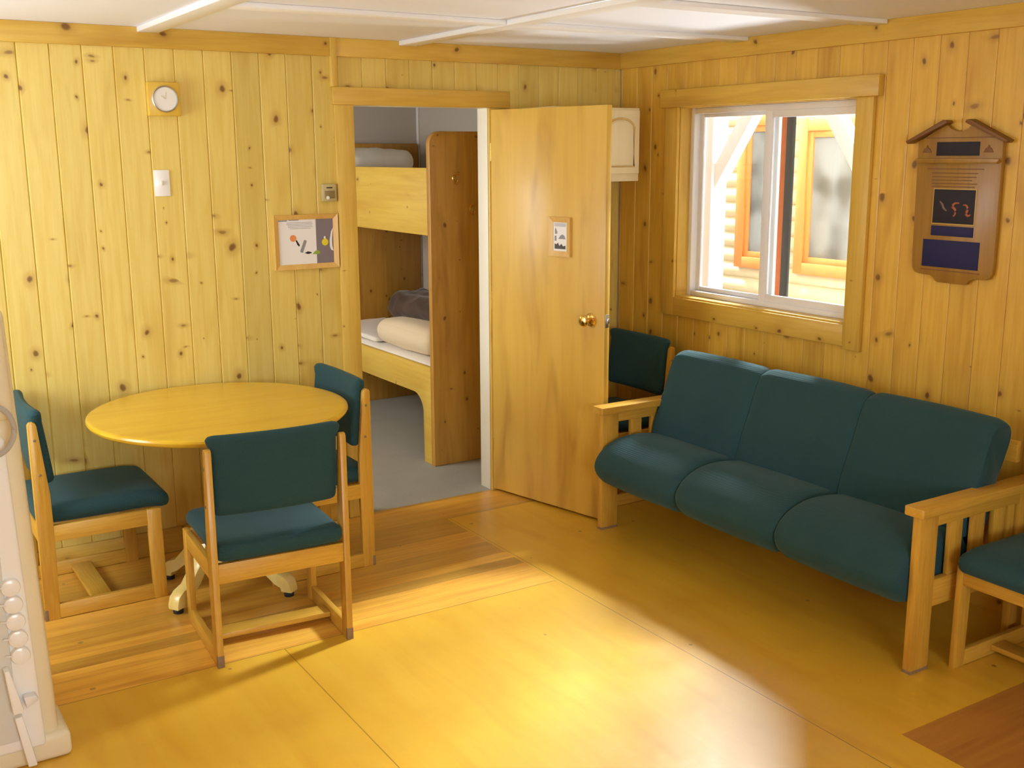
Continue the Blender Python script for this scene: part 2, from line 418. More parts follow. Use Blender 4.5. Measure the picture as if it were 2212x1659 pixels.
# door jamb lining
bm = bmesh.new(); box(bm, xr - .001, xr + .018, 0.0, .1, 0, DH, .001); struct('trim_jamb_right', bm, M_jamb)
bm = bmesh.new(); box(bm, xl - .018, xl + .001, 0.001, .1, 0, DH, .001); box(bm, xl, xr, 0.001, .1, DH - .001, DH + .018, .001); struct('trim_jamb_left', bm, M_jamb)
# ceiling battens
BT = .022
for (x0, x1, y0, y1) in ((-2.595, -2.505, YF, -.021), (-1.365, -1.275, YF, -.021)):
    bm = bmesh.new(); box(bm, x0, x1, y0, y1, H - BT, H, .003); n_trim[0] += 1; struct('trim_%d' % n_trim[0], bm, M_batten)
for (y0, y1, xs) in ((-1.0, -.905, ((-2.504, -1.366), (-1.274, -.021))), (-1.80, -1.705, ((-1.274, -.021),)), (-3.4, -3.31, ((-1.274, -.021), (-2.504, -1.366)))):
    for (x0, x1) in xs:
        bm = bmesh.new(); box(bm, x0, x1, y0, y1, H - BT + .004, H, .003); n_trim[0] += 1; struct('trim_%d' % n_trim[0], bm, M_batten)

# ------------------------------------------------------------------ window in the right wall
win = bpy.data.objects.new('window_1', None); C.objects.link(win); win['kind'] = 'structure'
bm = bmesh.new()   # wooden reveal boards
box(bm, .0, .145, wy1 - .004, wy1, wz0, wz1, 0); box(bm, .0, .145, wy0, wy0 + .004, wz0, wz1, 0); box(bm, 0, .145, wy0, wy1, wz1 - .004, wz1, 0)
box(bm, -.002, .145, wy0, wy1, wz0 - .002, wz0 + .008, 0)
obj('window_reveal', bm, M_trimZy, win)
def ring(bm, x0, x1, y0, y1, z0, z1, w, wt=None, wb=None, bev=.003):
    wt = wt or w; wb = wb or w
    box(bm, x0, x1, y0, y0 + w, z0, z1, bev); box(bm, x0, x1, y1 - w, y1, z0, z1, bev)
    box(bm, x0, x1, y0 + w, y1 - w, z0, z0 + wb, bev); box(bm, x0, x1, y0 + w, y1 - w, z1 - wt, z1, bev)
a0, a1, b0, b1 = wy0 + .004, wy1 - .004, wz0 + .008, wz1 - .004
bm = bmesh.new(); ring(bm, .07, .14, a0, a1, b0, b1, .028, .03, .026); obj('window_frame', bm, M_vinyl, win)
mid = -1.06
fs = bmesh.new(); ring(fs, .108, .128, mid - .035, a1 - .028, b0 + .026, b1 - .026, .030, .022, .022); fx = obj('fixed_sash', fs, M_vinyl, win)
g = bmesh.new(); box(g, .116, .12, mid, a1 - .06, b0 + .05, b1 - .05, 0); obj('glass_pane', g, M_glass, fx)
ss = bmesh.new(); ring(ss, .08, .102, a0 + .028, mid + .03, b0 + .02, b1 - .026, .046, .036, .040); sl = obj('sliding_sash', ss, M_vinyl, win)
g = bmesh.new(); box(g, .089, .093, a0 + .08, mid - .022, b0 + .06, b1 - .05, 0); obj('glass_pane', g, M_glass, sl)

# ------------------------------------------------------------------ door leaf
door = bpy.data.objects.new('door_1', None); C.objects.link(door); door['kind'] = 'structure'
door.location = (xr + .006, -.022, 0); ANG = R(77); door.rotation_euler = (0, 0, -ANG)   # local +X along the leaf, +Y away from the camera
DW = .775
bm = bmesh.new(); box(bm, 0, DW, 0, .036, .015, 2.03, .002); obj('door_leaf', bm, M_doorleaf and wood('birch_veneer_leaf', 'X', 'Y', 'Z', (.70, .45, .075), (.62, .37, .05), (.36, .16, .02), fine=10, rough=.42, coat=.2, var=0), door)
def at(x, y, z, rx=0, ry=0, rz=0): return Matrix.Translation((x, y, z)) @ Matrix.Rotation(rz, 4, 'Z') @ Matrix.Rotation(ry, 4, 'Y') @ Matrix.Rotation(rx, 4, 'X')
bm = bmesh.new(); lathe(bm, [(0, 0), (.032, 0), (.033, .004), (.026, .009), (.012, .012), (.011, .03), (.019, .037), (.027, .047), (.028, .056), (.023, .064), (.01, .068), (0, .0685)], 28, at(.688, 0, 1.017, rx=R(90)))
kn = obj('door_knob', bm, M_brass, door)
bm = bmesh.new(); lathe(bm, [(0, 0), (.032, 0), (.033, .004), (.026, .009), (.012, .012), (.011, .03), (.019, .037), (.027, .047), (.028, .056), (.023, .064), (.01, .068), (0, .0685)], 28, at(.688, .036, 1.017, rx=R(-90)))
obj('door_knob', bm, M_brass, door)
bm = bmesh.new(); box(bm, DW - .001, DW + .002, .006, .030, .985, 1.05, .001); box(bm, DW, DW + .012, .012, .024, 1.005, 1.03, .003); obj('latch', bm, M_steel, door)
for hz in (.25, 1.05, 1.82):
    bm = bmesh.new(); lathe(bm, [(0, -.045), (.006, -.045), (.006, .045), (0, .045)], 12, at(-.006, .006, hz)); box(bm, -.003, .002, .002, .034, hz - .045, hz + .045, .001); obj('hinge', bm, M_brass, door)

# framed picture hanging on the door
dm = door.matrix_basis if False else Matrix.Translation(door.location) @ Matrix.Rotation(-ANG, 4, 'Z')
def frame_ring(bm, x0, x1, z0, z1, w, y0, y1):
    # four mitred mouldings, sloping toward the picture
    for (p, q, r_, s_) in (((x0, z0), (x1, z0), (x1 - w, z0 + w), (x0 + w, z0 + w)), ((x1, z0), (x1, z1), (x1 - w, z1 - w), (x1 - w, z0 + w)),
                           ((x1, z1), (x0, z1), (x0 + w, z1 - w), (x1 - w, z1 - w)), ((x0, z1), (x0, z0), (x0 + w, z0 + w), (x0 + w, z1 - w))):
        t = bmesh.new(); pts = (p, q, r_, s_)
        yf = (y0, y0, y0 + .4 * (y1 - y0), y0 + .4 * (y1 - y0))
        fr_ = [t.verts.new((a, y, c)) for (a, c), y in zip(pts, yf)]; bk = [t.verts.new((a, y1, c)) for a, c in pts]
        t.faces.new(fr_); t.faces.new(bk[::-1])
        for i in range(4): t.faces.new((fr_[i], bk[i], bk[(i + 1) % 4], fr_[(i + 1) % 4]))
        bmesh.ops.recalc_face_normals(t, faces=t.faces); merge(bm, t)
M_frame = wood('light_frame_wood', 'X', 'Y', 'Z', (.74, .48, .14), (.68, .41, .10), (.6, .33, .07), fine=80, rough=.4, coat=.2, var=0)
dp = thing('picture_frame', 'small portrait wooden picture frame hanging on the open door', 'picture', tuple(dm @ Vector((.491, -.0005, 1.314))), -ANG)
bm = bmesh.new(); frame_ring(bm, -.071, .071, 0, .192, .026, -.016, 0); obj('frame', bm, M_frame, dp)
bm = bmesh.new(); box(bm, -.048, .048, -.007, -.003, .022, .17, 0); obj('print', bm, M_paper, dp)
M_inkgrey = plain('print_grey', (.28, .28, .30), .5); M_inklt = plain('print_light_grey', (.55, .55, .58), .5); M_inkdk = plain('print_dark', (.07, .06, .06), .5)
def flat(bm, x0, x1, z0, z1, y=-.0076, t=.0006): box(bm, x0, x1, y, y + t, z0, z1, 0)
bm = bmesh.new(); flat(bm, -.038, .038, .145, .163); obj('print_heading', bm, M_inklt, dp)
bm = bmesh.new(); prism(bm, [(-.035, .128), (-.03, .14), (-.018, .118), (-.022, .108), (-.034, .11)], 'Y', -.0076, -.007, 0); prism(bm, [(-.012, .085), (.036, .085), (.03, .1), (.016, .108), (.002, .102)], 'Y', -.0076, -.007, 0); flat(bm, -.036, -.024, .075, .1); obj('print_photo', bm, M_inkgrey, dp)
bm = bmesh.new(); flat(bm, -.036, .036, .036, .044); prism(bm, [(-.036, .036), (-.036, .062), (-.024, .058), (-.014, .066), (-.004, .05), (.008, .062), (.02, .05), (.036, .054), (.036, .036)], 'Y', -.0078, -.0072, 0); obj('print_skyline', bm, M_inkdk, dp)

# ------------------------------------------------------------------ things on the back wall
ck = thing('wall_clock', 'small square wooden clock with a round white dial high on the back wall', 'clock', (-2.502, -.0005, 1.977))
bm = bmesh.new(); box(bm, -.069, .069, -.036, 0, 0, .142, .004); obj('case', bm, wood('clock_wood', 'X', 'Y', 'Z', (.76, .50, .06), (.70, .44, .05), (.6, .34, .04), fine=40, var=0), ck)
bm = bmesh.new(); lathe(bm, [(.055, 0), (.056, .004), (.053, .007), (.0505, .006), (.0495, .002)], 48, closed=False, M=at(.002, -.036, .071, rx=R(90))); obj('bezel', bm, M_steel, ck)
bm = bmesh.new(); lathe(bm, [(0, 0), (.0505, 0), (.0505, .002), (0, .0025)], 48, at(.002, -.036, .071, rx=R(90))); obj('dial', bm, plain('dial_white', (.82, .80, .76), .4), ck)
M_hand = plain('pale_gold', (.70, .62, .42), .4)
bm = bmesh.new(); box(bm, -.0015, .0015, -.0395, -.039, 0, .03, 0, M=at(.002, 0, .071, ry=R(10))); obj('minute_hand', bm, M_hand, ck)
bm = bmesh.new(); box(bm, -.002, .002, -.0402, -.0397, 0, .022, 0, M=at(.002, 0, .071, ry=R(-50))); obj('hour_hand', bm, M_hand, ck)

sw = thing('light_switch', 'white light switch plate on the back wall below the clock', 'switch', (-2.529, -.0005, 1.634))
bm = bmesh.new(); box(bm, -.034, .034, -.006, 0, 0, .114, .003); obj('plate', bm, M_white, sw)
bm = bmesh.new(); box(bm, -.005, .005, -.016, -.004, .048, .066, .002, M=Matrix.Translation((0, 0, .0)) @ Matrix.Rotation(0, 4, 'X')); obj('toggle', bm, plain('ivory_toggle', (.62, .6, .5), .4), sw)

th = thing('thermostat', 'small beige thermostat beside the bedroom doorway', 'thermostat', (-1.752, -.0005, 1.592))
M_th = plain('thermostat_beige', (.50, .42, .20), .4); M_th2 = plain('thermostat_brown', (.26, .19, .07), .4)
bm = bmesh.new(); box(bm, -.036, .036, -.026, 0, 0, .082, .004); obj('case', bm, M_th, th)
bm = bmesh.new(); box(bm, -.026, .026, -.028, -.024, .014, .05, .001); obj('window', bm, M_th2, th)
bm = bmesh.new(); box(bm, -.016, .014, -.0285, -.024, .062, .067, .001); obj('slot', bm, M_black, th)
bm = bmesh.new(); lathe(bm, [(0, 0), (.008, 0), (.008, .005), (0, .006)], 16, at(-.012, -.027, .018, rx=R(90))); obj('dial', bm, M_white, th)

ps = thing('framed_poster', 'framed white and grey diagram poster left of the bedroom doorway', 'picture', (-1.873, -.0005, 1.278))
bm = bmesh.new(); frame_ring(bm, -.160, .160, 0, .256, .023, -.02, 0); obj('frame', bm, M_frame, ps)
bm = bmesh.new(); flat(bm, -.14, .06, .02, .236, -.008, .004); obj('paper', bm, M_paper, ps)
bm = bmesh.new(); flat(bm, .05, .14, .02, .236, -.0082, .004); obj('grey_panel', bm, plain('poster_grey', (.205, .175, .20), .5), ps)
M_ink = plain('poster_ink', (.30, .30, .36), .5)
def pf(bm, pts, d=-.0088): prism(bm, pts, 'Y', d, d + .0006, 0)
for (x0, x1, z, h) in ((-.135, -.092, .226, .006), (-.085, -.035, .229, .006), (-.095, .03, .218, .002), (-.095, .035, .211, .002), (-.09, .03, .204, .002), (-.088, .035, .197, .002), (-.08, .025, .19, .002)):
    bm = bmesh.new(); flat(bm, x0, x1, z, z + h, -.0086); obj('text_line', bm, M_ink, ps)
bm = bmesh.new(); pf(bm, arc(-.066, .146, .016, 0, 345, 22)); obj('orange_disc', bm, plain('poster_orange', (.80, .28, .09), .5), ps)
bm = bmesh.new(); pf(bm, [(-.054, .134), (-.049, .138), (-.034, .114), (-.037, .106), (-.046, .114)]); obj('arrow_mark', bm, M_black, ps)
bm = bmesh.new(); pf(bm, [(-.012, .075), (.005, .069), (.024, .073), (.024, .077), (.006, .082)]); obj('arrow_mark', bm, M_black, ps)
bm = bmesh.new(); pf(bm, [(-.034, .084), (-.03, .078), (-.02, .076), (.0, .128), (-.001, .134), (-.012, .136)]); obj('grey_bar', bm, M_inkgrey, ps)
bm = bmesh.new(); pf(bm, [(.028, .068), (.06, .066), (.068, .072), (.066, .08), (.052, .086), (.04, .08)], -.0092); obj('green_blob', bm, plain('poster_green', (.30, .40, .05), .5), ps)
bm = bmesh.new(); pf(bm, arc(.094, .122, .0165, 70, -250, 20) + [(.096, .15)], -.0092); obj('yellow_bulb', bm, plain('poster_yellow', (.75, .66, .03), .5), ps)
bm = bmesh.new(); pf(bm, [(.137, .19), (.126, .17), (.118, .13), (.118, .1), (.124, .084), (.137, .078), (.131, .10), (.13, .13), (.133, .16)], -.0092); pf(bm, [(.088, .14), (.096, .14), (.097, .15), (.089, .15)], -.0095); obj('white_arc', bm, M_paper, ps)

# wall cabinet in the corner behind the door
cb = thing('wall_cabinet', 'pale maple wall cabinet with an arched door panel, in the corner behind the door', 'cabinet', (-.09, -.0005, 1.664))
CH, CD = .378, .30
bm = bmesh.new(); box(bm, -.56, 0, -CD + .02, 0, 0, CH, .002); obj('body', bm, M_cab, cb)
def cab_door(x0, x1):
    bm = bmesh.new(); yb, yf = -CD + .019, -CD; box(bm, x0, x1, yf, yb, .04, CH - .012, .003)
    d = obj('door', bm, M_cab, cb)
    cxm = (x0 + x1) / 2; hw = (x1 - x0) / 2 - .045
    pts = [(cxm - hw, .085), (cxm + hw, .085), (cxm + hw, .265)] + [(cxm + hw * math.cos(R(a)), .265 + .045 * math.sin(R(a))) for a in range(10, 171, 10)] + [(cxm - hw, .265)]
    bm = bmesh.new()
    prism(bm, pts, 'Y', yf - .006, yf + .002, .004); obj('raised_panel', bm, M_cab, d)
    # routed bead around the panel
    bm = bmesh.new(); ex = [(cxm + (a - cxm) * 1.10, .17 + (b_ - .17) * 1.09) for a, b_ in pts]
    tube(bm, [(a, yf - .001, b_) for a, b_ in ex], .006, 8, closed=True); obj('bead', bm, wood('bead_maple', 'X', 'Y', 'Z', (.74, .53, .22), (.68, .46, .17), (.6, .38, .12), fine=40, var=0), d)
cab_door(-.262, -.012); cab_door(-.548, -.276)

# ------------------------------------------------------------------ plaque on the right wall (local: s = -y along the wall to the right, z up)
pq = thing('wall_plaque', 'carved wooden award plaque with a broken pediment and blue plates', 'plaque', (-.0005, -2.18, 1.30))
def PS(y): return y + 2.18          # wall y to local y
def pp(bm, pts, d0, d1, bev=.002): prism(bm, [(PS(y), z - 1.30) for y, z in pts], 'X', d0, d1, bev)
body = [(-1.992, 1.848), (-1.999, 1.375)] + [(-2.003, 1.345), (-2.015, 1.328), (-2.035, 1.322), (-2.09, 1.319), (-2.105, 1.312), (-2.118, 1.298), (-2.13, 1.294), (-2.25, 1.294), (-2.262, 1.298), (-2.273, 1.312), (-2.29, 1.319), (-2.34, 1.321), (-2.36, 1.328), (-2.37, 1.345), (-2.374, 1.375), (-2.372, 1.848)]
body += [(-2.30, 1.896), (-2.235, 1.915)] + [(-2.215, 1.897), (-2.19, 1.888), (-2.165, 1.889), (-2.14, 1.899)] + [(-2.122, 1.915), (-2.06, 1.888)]
bm = bmesh.new(); pp(bm, body, -.022, 0, .003); obj('board', bm, M_plaque, pq)
for pts in ([(-1.945, 1.852), (-1.955, 1.842), (-2.135, 1.921), (-2.130, 1.931), (-2.115, 1.933)], [(-2.405, 1.852), (-2.395, 1.842), (-2.215, 1.921), (-2.220, 1.931), (-2.235, 1.933)]):
    bm = bmesh.new(); pp(bm, pts, -.045, -.002, .003); obj('pediment_moulding', bm, M_plaqued, pq)
bm = bmesh.new(); pp(bm, [(-2.0, 1.784), (-2.0, 1.777), (-2.01, 1.766), (-2.36, 1.766), (-2.37, 1.777), (-2.37, 1.784)], -.04, -.02, .002); obj('shelf_moulding', bm, M_plaque, pq)
bm = bmesh.new(); pp(bm, [(-2.03, 1.866), (-2.03, 1.862), (-2.335, 1.862), (-2.335, 1.866)], -.0235, -.02, 0); obj('carved_line', bm, M_plaqued, pq)
M_navy = plain('navy_plate', (.016, .018, .085), .6, var=.2, spec=.3); M_dk = plain('dark_plate', (.022, .019, .03), .6, var=.3, vscale=40, spec=.3); M_gold = plain('gold_edge', (.55, .36, .10), .4)
def plate(name, y0, y1, z0, z1, mat, d=-.0245):
    bm = bmesh.new(); box(bm, d, -.02, PS(y1), PS(y0), z0 - 1.30, z1 - 1.30, .0008); return obj(name, bm, mat, pq)
plate('name_plate', -2.082, -2.274, 1.795, 1.848, M_dk)
plate('picture_surround', -2.082, -2.278, 1.526, 1.668, M_gold, -.0238)
pic = plate('picture_plate', -2.086, -2.274, 1.531, 1.664, M_dk)
plate('blue_plate', -2.083, -2.275, 1.481, 1.520, M_navy)
plate('blue_plate', -2.050, -2.308, 1.355, 1.464, M_navy)
for (z, y0, y1) in ((1.744, -2.046, -2.30), (1.7275, -2.068, -2.275), (1.713, -2.07, -2.27), (1.700, -2.07, -2.25), (1.687, -2.07, -2.275), (1.675, -2.07, -2.265), (1.343, -2.045, -2.317)):
    bm = bmesh.new(); box(bm, -.0232, -.02, PS(y1), PS(y0), z - 1.302, z - 1.2984, 0); obj('engraved_line', bm, M_plaqued, pq)
for yc in (-2.037, -2.313):
    bm = bmesh.new(); pp(bm, [(yc, 1.836), (yc + .007, 1.824), (yc + .012, 1.824), (yc + .021, 1.807), (yc - .021, 1.807), (yc - .012, 1.824), (yc - .007, 1.824)], -.0245, -.02, .0005); obj('carved_emblem', bm, M_plaqued, pq)
def curve2(pts, r, mat, name):
    P_ = []
    n = len(pts)
    for i in range(n - 1):          # smooth the polyline
        p0, p1, p2, p3 = [Vector(pts[max(0, min(n - 1, j))]) for j in (i - 1, i, i + 1, i + 2)]
        for t in (0, .25, .5, .75): P_.append(.5 * ((2 * p1) + (-p0 + p2) * t + (2 * p0 - 5 * p1 + 4 * p2 - p3) * t * t + (-p0 + 3 * p1 - 3 * p2 + p3) * t ** 3))
    P_.append(Vector(pts[-1])); m = len(P_)
    rr = [r * (.35 + .65 * math.sin(PI * (i + .6) / (m + .2))) for i in range(m)]
    bm = bmesh.new(); tube(bm, [(-.0235, PS(p.x), p.y - 1.30) for p in P_], rr, 8); bmesh.ops.scale(bm, vec=(.3, 1, 1), space=Matrix.Translation((.0245, 0, 0)), verts=bm.verts); return obj(name, bm, mat, pic)
M_red = plain('plate_orange', (.36, .085, .03), .4); M_rg = plain('plate_rose', (.16, .085, .08), .4)
curve2([(-2.115, 1.617), (-2.127, 1.605), (-2.135, 1.59), (-2.15, 1.58)], .006, M_rg, 'bird_figure')
curve2([(-2.205, 1.612), (-2.185, 1.611), (-2.175, 1.598), (-2.188, 1.586), (-2.188, 1.568), (-2.18, 1.56)], .006, M_red, 'bird_figure')
curve2([(-2.222, 1.605), (-2.237, 1.604), (-2.243, 1.588), (-2.238, 1.572), (-2.248, 1.564), (-2.258, 1.57)], .006, M_red, 'bird_figure')

# ------------------------------------------------------------------ sled-base chairs, local +Y is the front
def make_chair(label, loc, rz, group):
    t = thing('dining_chair', label, 'chair', loc, rz, group)
    W, D, T = .2575, .24, .024
    for s in (-1, 1):
        x0, x1 = (s * W, s * (W - T)) if s < 0 else (W - T, W)
        bm = bmesh.new(); post = [(-D, 0), (-D + .056, 0), (-D + .062, .40), (-D + .060, .52), (-D + .034, .795)] + [(-D + .030, .806), (-D + .02, .812), (-D + .008, .810), (-D + .001, .80)]
        prism(bm, post, 'X', x0, x1, .0025); rp = obj('rear_post', bm, M_oakZ, t)
        bm = bmesh.new(); box(bm, x0 - .0006, x1 + .0006, -D - .0012, -D + .012, .0, .045, .001); obj('glide', bm, M_glide, rp)
        for zz, yy in ((.60, -D + .03), (.74, -D + .022)):
            bm = bmesh.new(); lathe(bm, [(0, 0), (.006, 0), (.005, .002), (0, .003)], 12, at(s * W, yy, zz, ry=R(90 * s))); obj('screw', bm, M_glide, rp)
        bm = bmesh.new(); prism(bm, [(D - .052, .05), (D, 0), (D, .385), (D - .055, .385), (D - .06, .33)][0:0] + [(D - .054, 0.0), (D, 0.0), (D - .004, .388), (D - .062, .388)], 'X', x0, x1, .0025); obj('front_leg', bm, M_oakZ, t)
        bm = bmesh.new(); rail = [(-D + .058, .322), (D - .058, .322), (D - .058, .388), (-D + .058, .388)]
        prism(bm, rail, 'X', x0 + .0008, x1 - .0008, .002); obj('seat_rail', bm, M_oakY, t)
        bm = bmesh.new(); prism(bm, [(-D + .054, 0.002), (D - .054, .002), (D - .054, .062), (-D + .054, .062)], 'X', x0 + .0008, x1 - .0008, .002); obj('runner', bm, M_oakY, t)
    bm = bmesh.new(); box(bm, -W + T, W - T, -D + .006, -D + .03, .315, .388, .002); obj('rear_rail', bm, M_oakX, t)
    bm = bmesh.new(); box(bm, -W + T, W - T, D - .034, D - .010, .318, .386, .002); obj('front_rail', bm, M_oakX, t)
    bm = bmesh.new(); box(bm, -W + T, W - T, -.05, .03, .022, .042, .002); obj('stretcher', bm, M_oakX, t)
    # seat: rolled front, flat sides
    bm = bmesh.new(); pad(bm, 0, .022, .424, .238, .262, .036, .034, (0, 0, .014)); 
    for v in bm.verts:
        if v.co.y > .18: v.co.z -= (v.co.y - .18) ** 2 * 1.6
    obj('seat', bm, M_teal, t)
    # backrest: raked, corners lap over the post tops
    bm = bmesh.new(); pad(bm, 0, 0, 0, .231, .026, .152, .025, (0, .004, 0))
    for v in bm.verts:
        if v.co.z > .105: v.co.x *= 1 + .065 * min(1, (v.co.z - .105) / .02) * (1 if abs(v.co.x) > .2 else 0)
        v.co.y -= .018 * (1 - (v.co.x / .24) ** 2)      # shallow curve
    bmesh.ops.transform(bm, matrix=at(0, -D + .052, .703, rx=R(6.5)), verts=bm.verts)
    obj('backrest', bm, M_teal, t)
    return t
GR = None
c0 = make_chair('wooden chair with its teal back to the camera, tucked under the near table edge', (-2.517, -1.072, 0), R(-3.7), 'teal upholstered dining chairs')
dup(c0, (-3.0, -.268, 0), R(-90), 'wooden chair at the left end of the table, its teal seat facing right')
dup(c0, (-2.114, -.418, 0), R(90), 'wooden chair at the right end of the table, in front of the bedroom doorway')
dup(c0, (-.325, -.355, 0), R(90), 'wooden chair in the corner between the open door and the sofa')
dup(c0, (-.335, -2.962, 0), R(90), 'wooden chair beside the right arm of the sofa, cut off by the picture edge')

# ------------------------------------------------------------------ oval table
tb = thing('dining_table', 'oval varnished maple pedestal table against the back wall', 'table', (-2.505, -.567, 0))
TZt = .785
bm = bmesh.new(); rx, ry = .523, .538
prof = [(0, TZt - .032), (.955, TZt - .032), (.975, TZt - .029), (.992, TZt - .021), (1.0, TZt - .012), (.996, TZt - .004), (.985, TZt - .0005), (.965, TZt), (0, TZt)]
lathe(bm, prof, 96); bmesh.ops.scale(bm, vec=(rx, ry, 1), verts=bm.verts); obj('table_top', bm, M_table, tb)
bm = bmesh.new(); lathe(bm, [(0, .10), (.05, .10), (.058, .14), (.062, .22), (.05, .26), (.042, .30), (.05, .36), (.058, .42), (.05, .5), (.04, .56), (.046, .62), (.06, .68), (.065, .70), (0, .70)], 32); obj('column', bm, M_tableleg, tb)
bm = bmesh.new(); box(bm, -.22, .22, -.03, .03, .70, TZt - .032, .004); box(bm, -.03, .03, -.22, .22, .70, TZt - .0325, .004); obj('top_brace', bm, M_tableleg, tb)
for ang, ln in ((210, .335), (307, .315), (35, .33), (130, .33)):
    up = [(.03, .30), (.08, .285), (.14, .225), (.2, .135), (.26, .085), (.30, .075), (.325, .06), (.335, .035), (.335, .022)]
    lo = [(.285, .022), (.28, .035), (.25, .045), (.2, .075), (.15, .125), (.1, .165), (.03, .175)]
    k = ln / .335
    M = Matrix.Rotation(R(ang), 4, 'Z')
    bm = bmesh.new(); prism(bm, [(a * k, .022 + (b_ - .022) * 1.28) for a, b_ in up + lo], 'Y', -.028, .028, .005, M=M); ft = obj('foot', bm, M_tableleg, tb)
    bm = bmesh.new(); lathe(bm, [(0, 0), (.02, 0), (.021, .012), (.014, .0235), (0, .0235)], 16, M @ Matrix.Translation((.308 * k, 0, 0))); obj('foot_pad', bm, M_black, ft)

# ------------------------------------------------------------------ sofa along the right wall
sf = thing('sofa', 'three-seat teal sofa with slatted oak arms below the window', 'sofa', (-.42, -1.76, 0))
ox, oy = .42, 1.76
def sb(bm, x0, x1, y0, y1, z0, z1, bev=.003): box(bm, x0 + ox, x1 + ox, y0 + oy, y1 + oy, z0, z1, bev)
for (ya, yb) in ((-.862, -.828), (-2.672, -2.638)):
    bm = bmesh.new(); sb(bm, -.745, -.648, ya, yb, 0, .585, .004); lg = obj('leg', bm, M_oakZ, sf)
    bm = bmesh.new(); sb(bm, -.7455, -.6475, ya - .0006, yb + .0006, 0, .012, .001); obj('glide', bm, M_glide, lg)
    bm = bmesh.new(); sb(bm, -.175, -.085, ya, yb, 0, .585, .004); lg = obj('leg', bm, M_oakZ, sf)
    bm = bmesh.new(); sb(bm, -.648, -.175, ya + .003, yb - .003, .535, .585, .003); obj('arm_rail', bm, M_oakX, sf)
    bm = bmesh.new(); sb(bm, -.648, -.175, ya + .003, yb - .003, .235, .335, .003); obj('side_rail', bm, M_oakX, sf)
    for xs in (-.568, -.440, -.320, -.235):
        bm = bmesh.new(); sb(bm, xs, xs + .068 if xs < -.3 else xs + .04, ya + .007, yb - .007, .335, .535, .003); obj('slat', bm, M_oakZ, sf)
    c = (ya + yb) / 2
    bm = bmesh.new(); prism(bm, [(-.762 + ox, c - .04 + oy), (-.767 + ox, c - .034 + oy), (-.767 + ox, c + .034 + oy), (-.762 + ox, c + .04 + oy), (-.075 + ox, c + .04 + oy), (-.075 + ox, c - .04 + oy)], 'Z', .585, .619, .004); obj('armrest', bm, M_oakX, sf)
bm = bmesh.new(); sb(bm, -.66, -.635, -2.636, -.864, .235, .30); obj('front_rail', bm, M_oakY, sf)
bm = bmesh.new(); sb(bm, -.20, -.175, -2.636, -.864, .235, .335); obj('rear_rail', bm, M_oakY, sf)
bm = bmesh.new(); sb(bm, -.17, -.145, -2.636, -.864, .68, .76); obj('back_rail', bm, M_oakY, sf)
def sofa_pad(name, prof, y0, y1, pinch):
    """closed (x,z) outline swept along y, drawn in at both ends"""
    cx = sum(p[0] for p in prof) / len(prof); cz = sum(p[1] for p in prof) / len(prof)
    # resample with Catmull-Rom
    n = len(prof); out_ = []
    for i in range(n):
        p0, p1, p2, p3 = [Vector(prof[(i + j) % n]) for j in (-1, 0, 1, 2)]
        for k in range(5):
            t = k / 5; out_.append(.5 * ((2 * p1) + (-p0 + p2) * t + (2 * p0 - 5 * p1 + 4 * p2 - p3) * t * t + (-p0 + 3 * p1 - 3 * p2 + p3) * t ** 3))
    bm = bmesh.new(); rings = []
    ts = [0, .004, .012, .03, .07, .14, .25, .38, .5, .62, .75, .86, .93, .97, .988, .996, 1]
    for t in ts:
        e = min(t, 1 - t) * (y1 - y0)
        s = pinch * (1 - min(1, e / .045)) ** 2.2
        b_ = .006 * math.sin(PI * t)
        rings.append([bm.verts.new((p.x - (p.x - cx) / max(.05, (Vector((p.x - cx, p.y - cz))).length) * (s - b_) + ox, y0 + (y1 - y0) * t + oy, p.y - (p.y - cz) / max(.05, (Vector((p.x - cx, p.y - cz))).length) * (s - b_))) for p in out_])
    m = len(out_)
    for a, b2 in zip(rings, rings[1:]):
        for k in range(m): bm.faces.new((a[k], a[(k + 1) % m], b2[(k + 1) % m], b2[k]))
    bm.faces.new(rings[0]); bm.faces.new(rings[-1][::-1])
    bmesh.ops.recalc_face_normals(bm, faces=bm.faces)
    return obj(name, bm, M_teal, sf, sharp=60)
seat_prof = [(-.36, .435), (-.50, .468), (-.62, .474), (-.71, .455), (-.775, .415), (-.812, .365), (-.815, .325), (-.79, .282), (-.735, .248), (-.66, .255), (-.45, .30), (-.34, .33), (-.325, .38)]
back_prof = [(-.455, .44), (-.425, .56), (-.375, .70), (-.325, .815), (-.295, .845), (-.255, .855), (-.215, .835), (-.205, .79), (-.235, .70), (-.28, .58), (-.32, .45), (-.35, .395), (-.42, .395)]
ys = [-.868, -1.457, -2.046, -2.634]
for i in range(3): sofa_pad('seat_cushion', seat_prof, ys[i + 1] + .001, ys[i] - .001, .022)
for i in range(3): sofa_pad('back_cushion', back_prof, ys[i + 1] + .001, ys[i] - .001, .014)

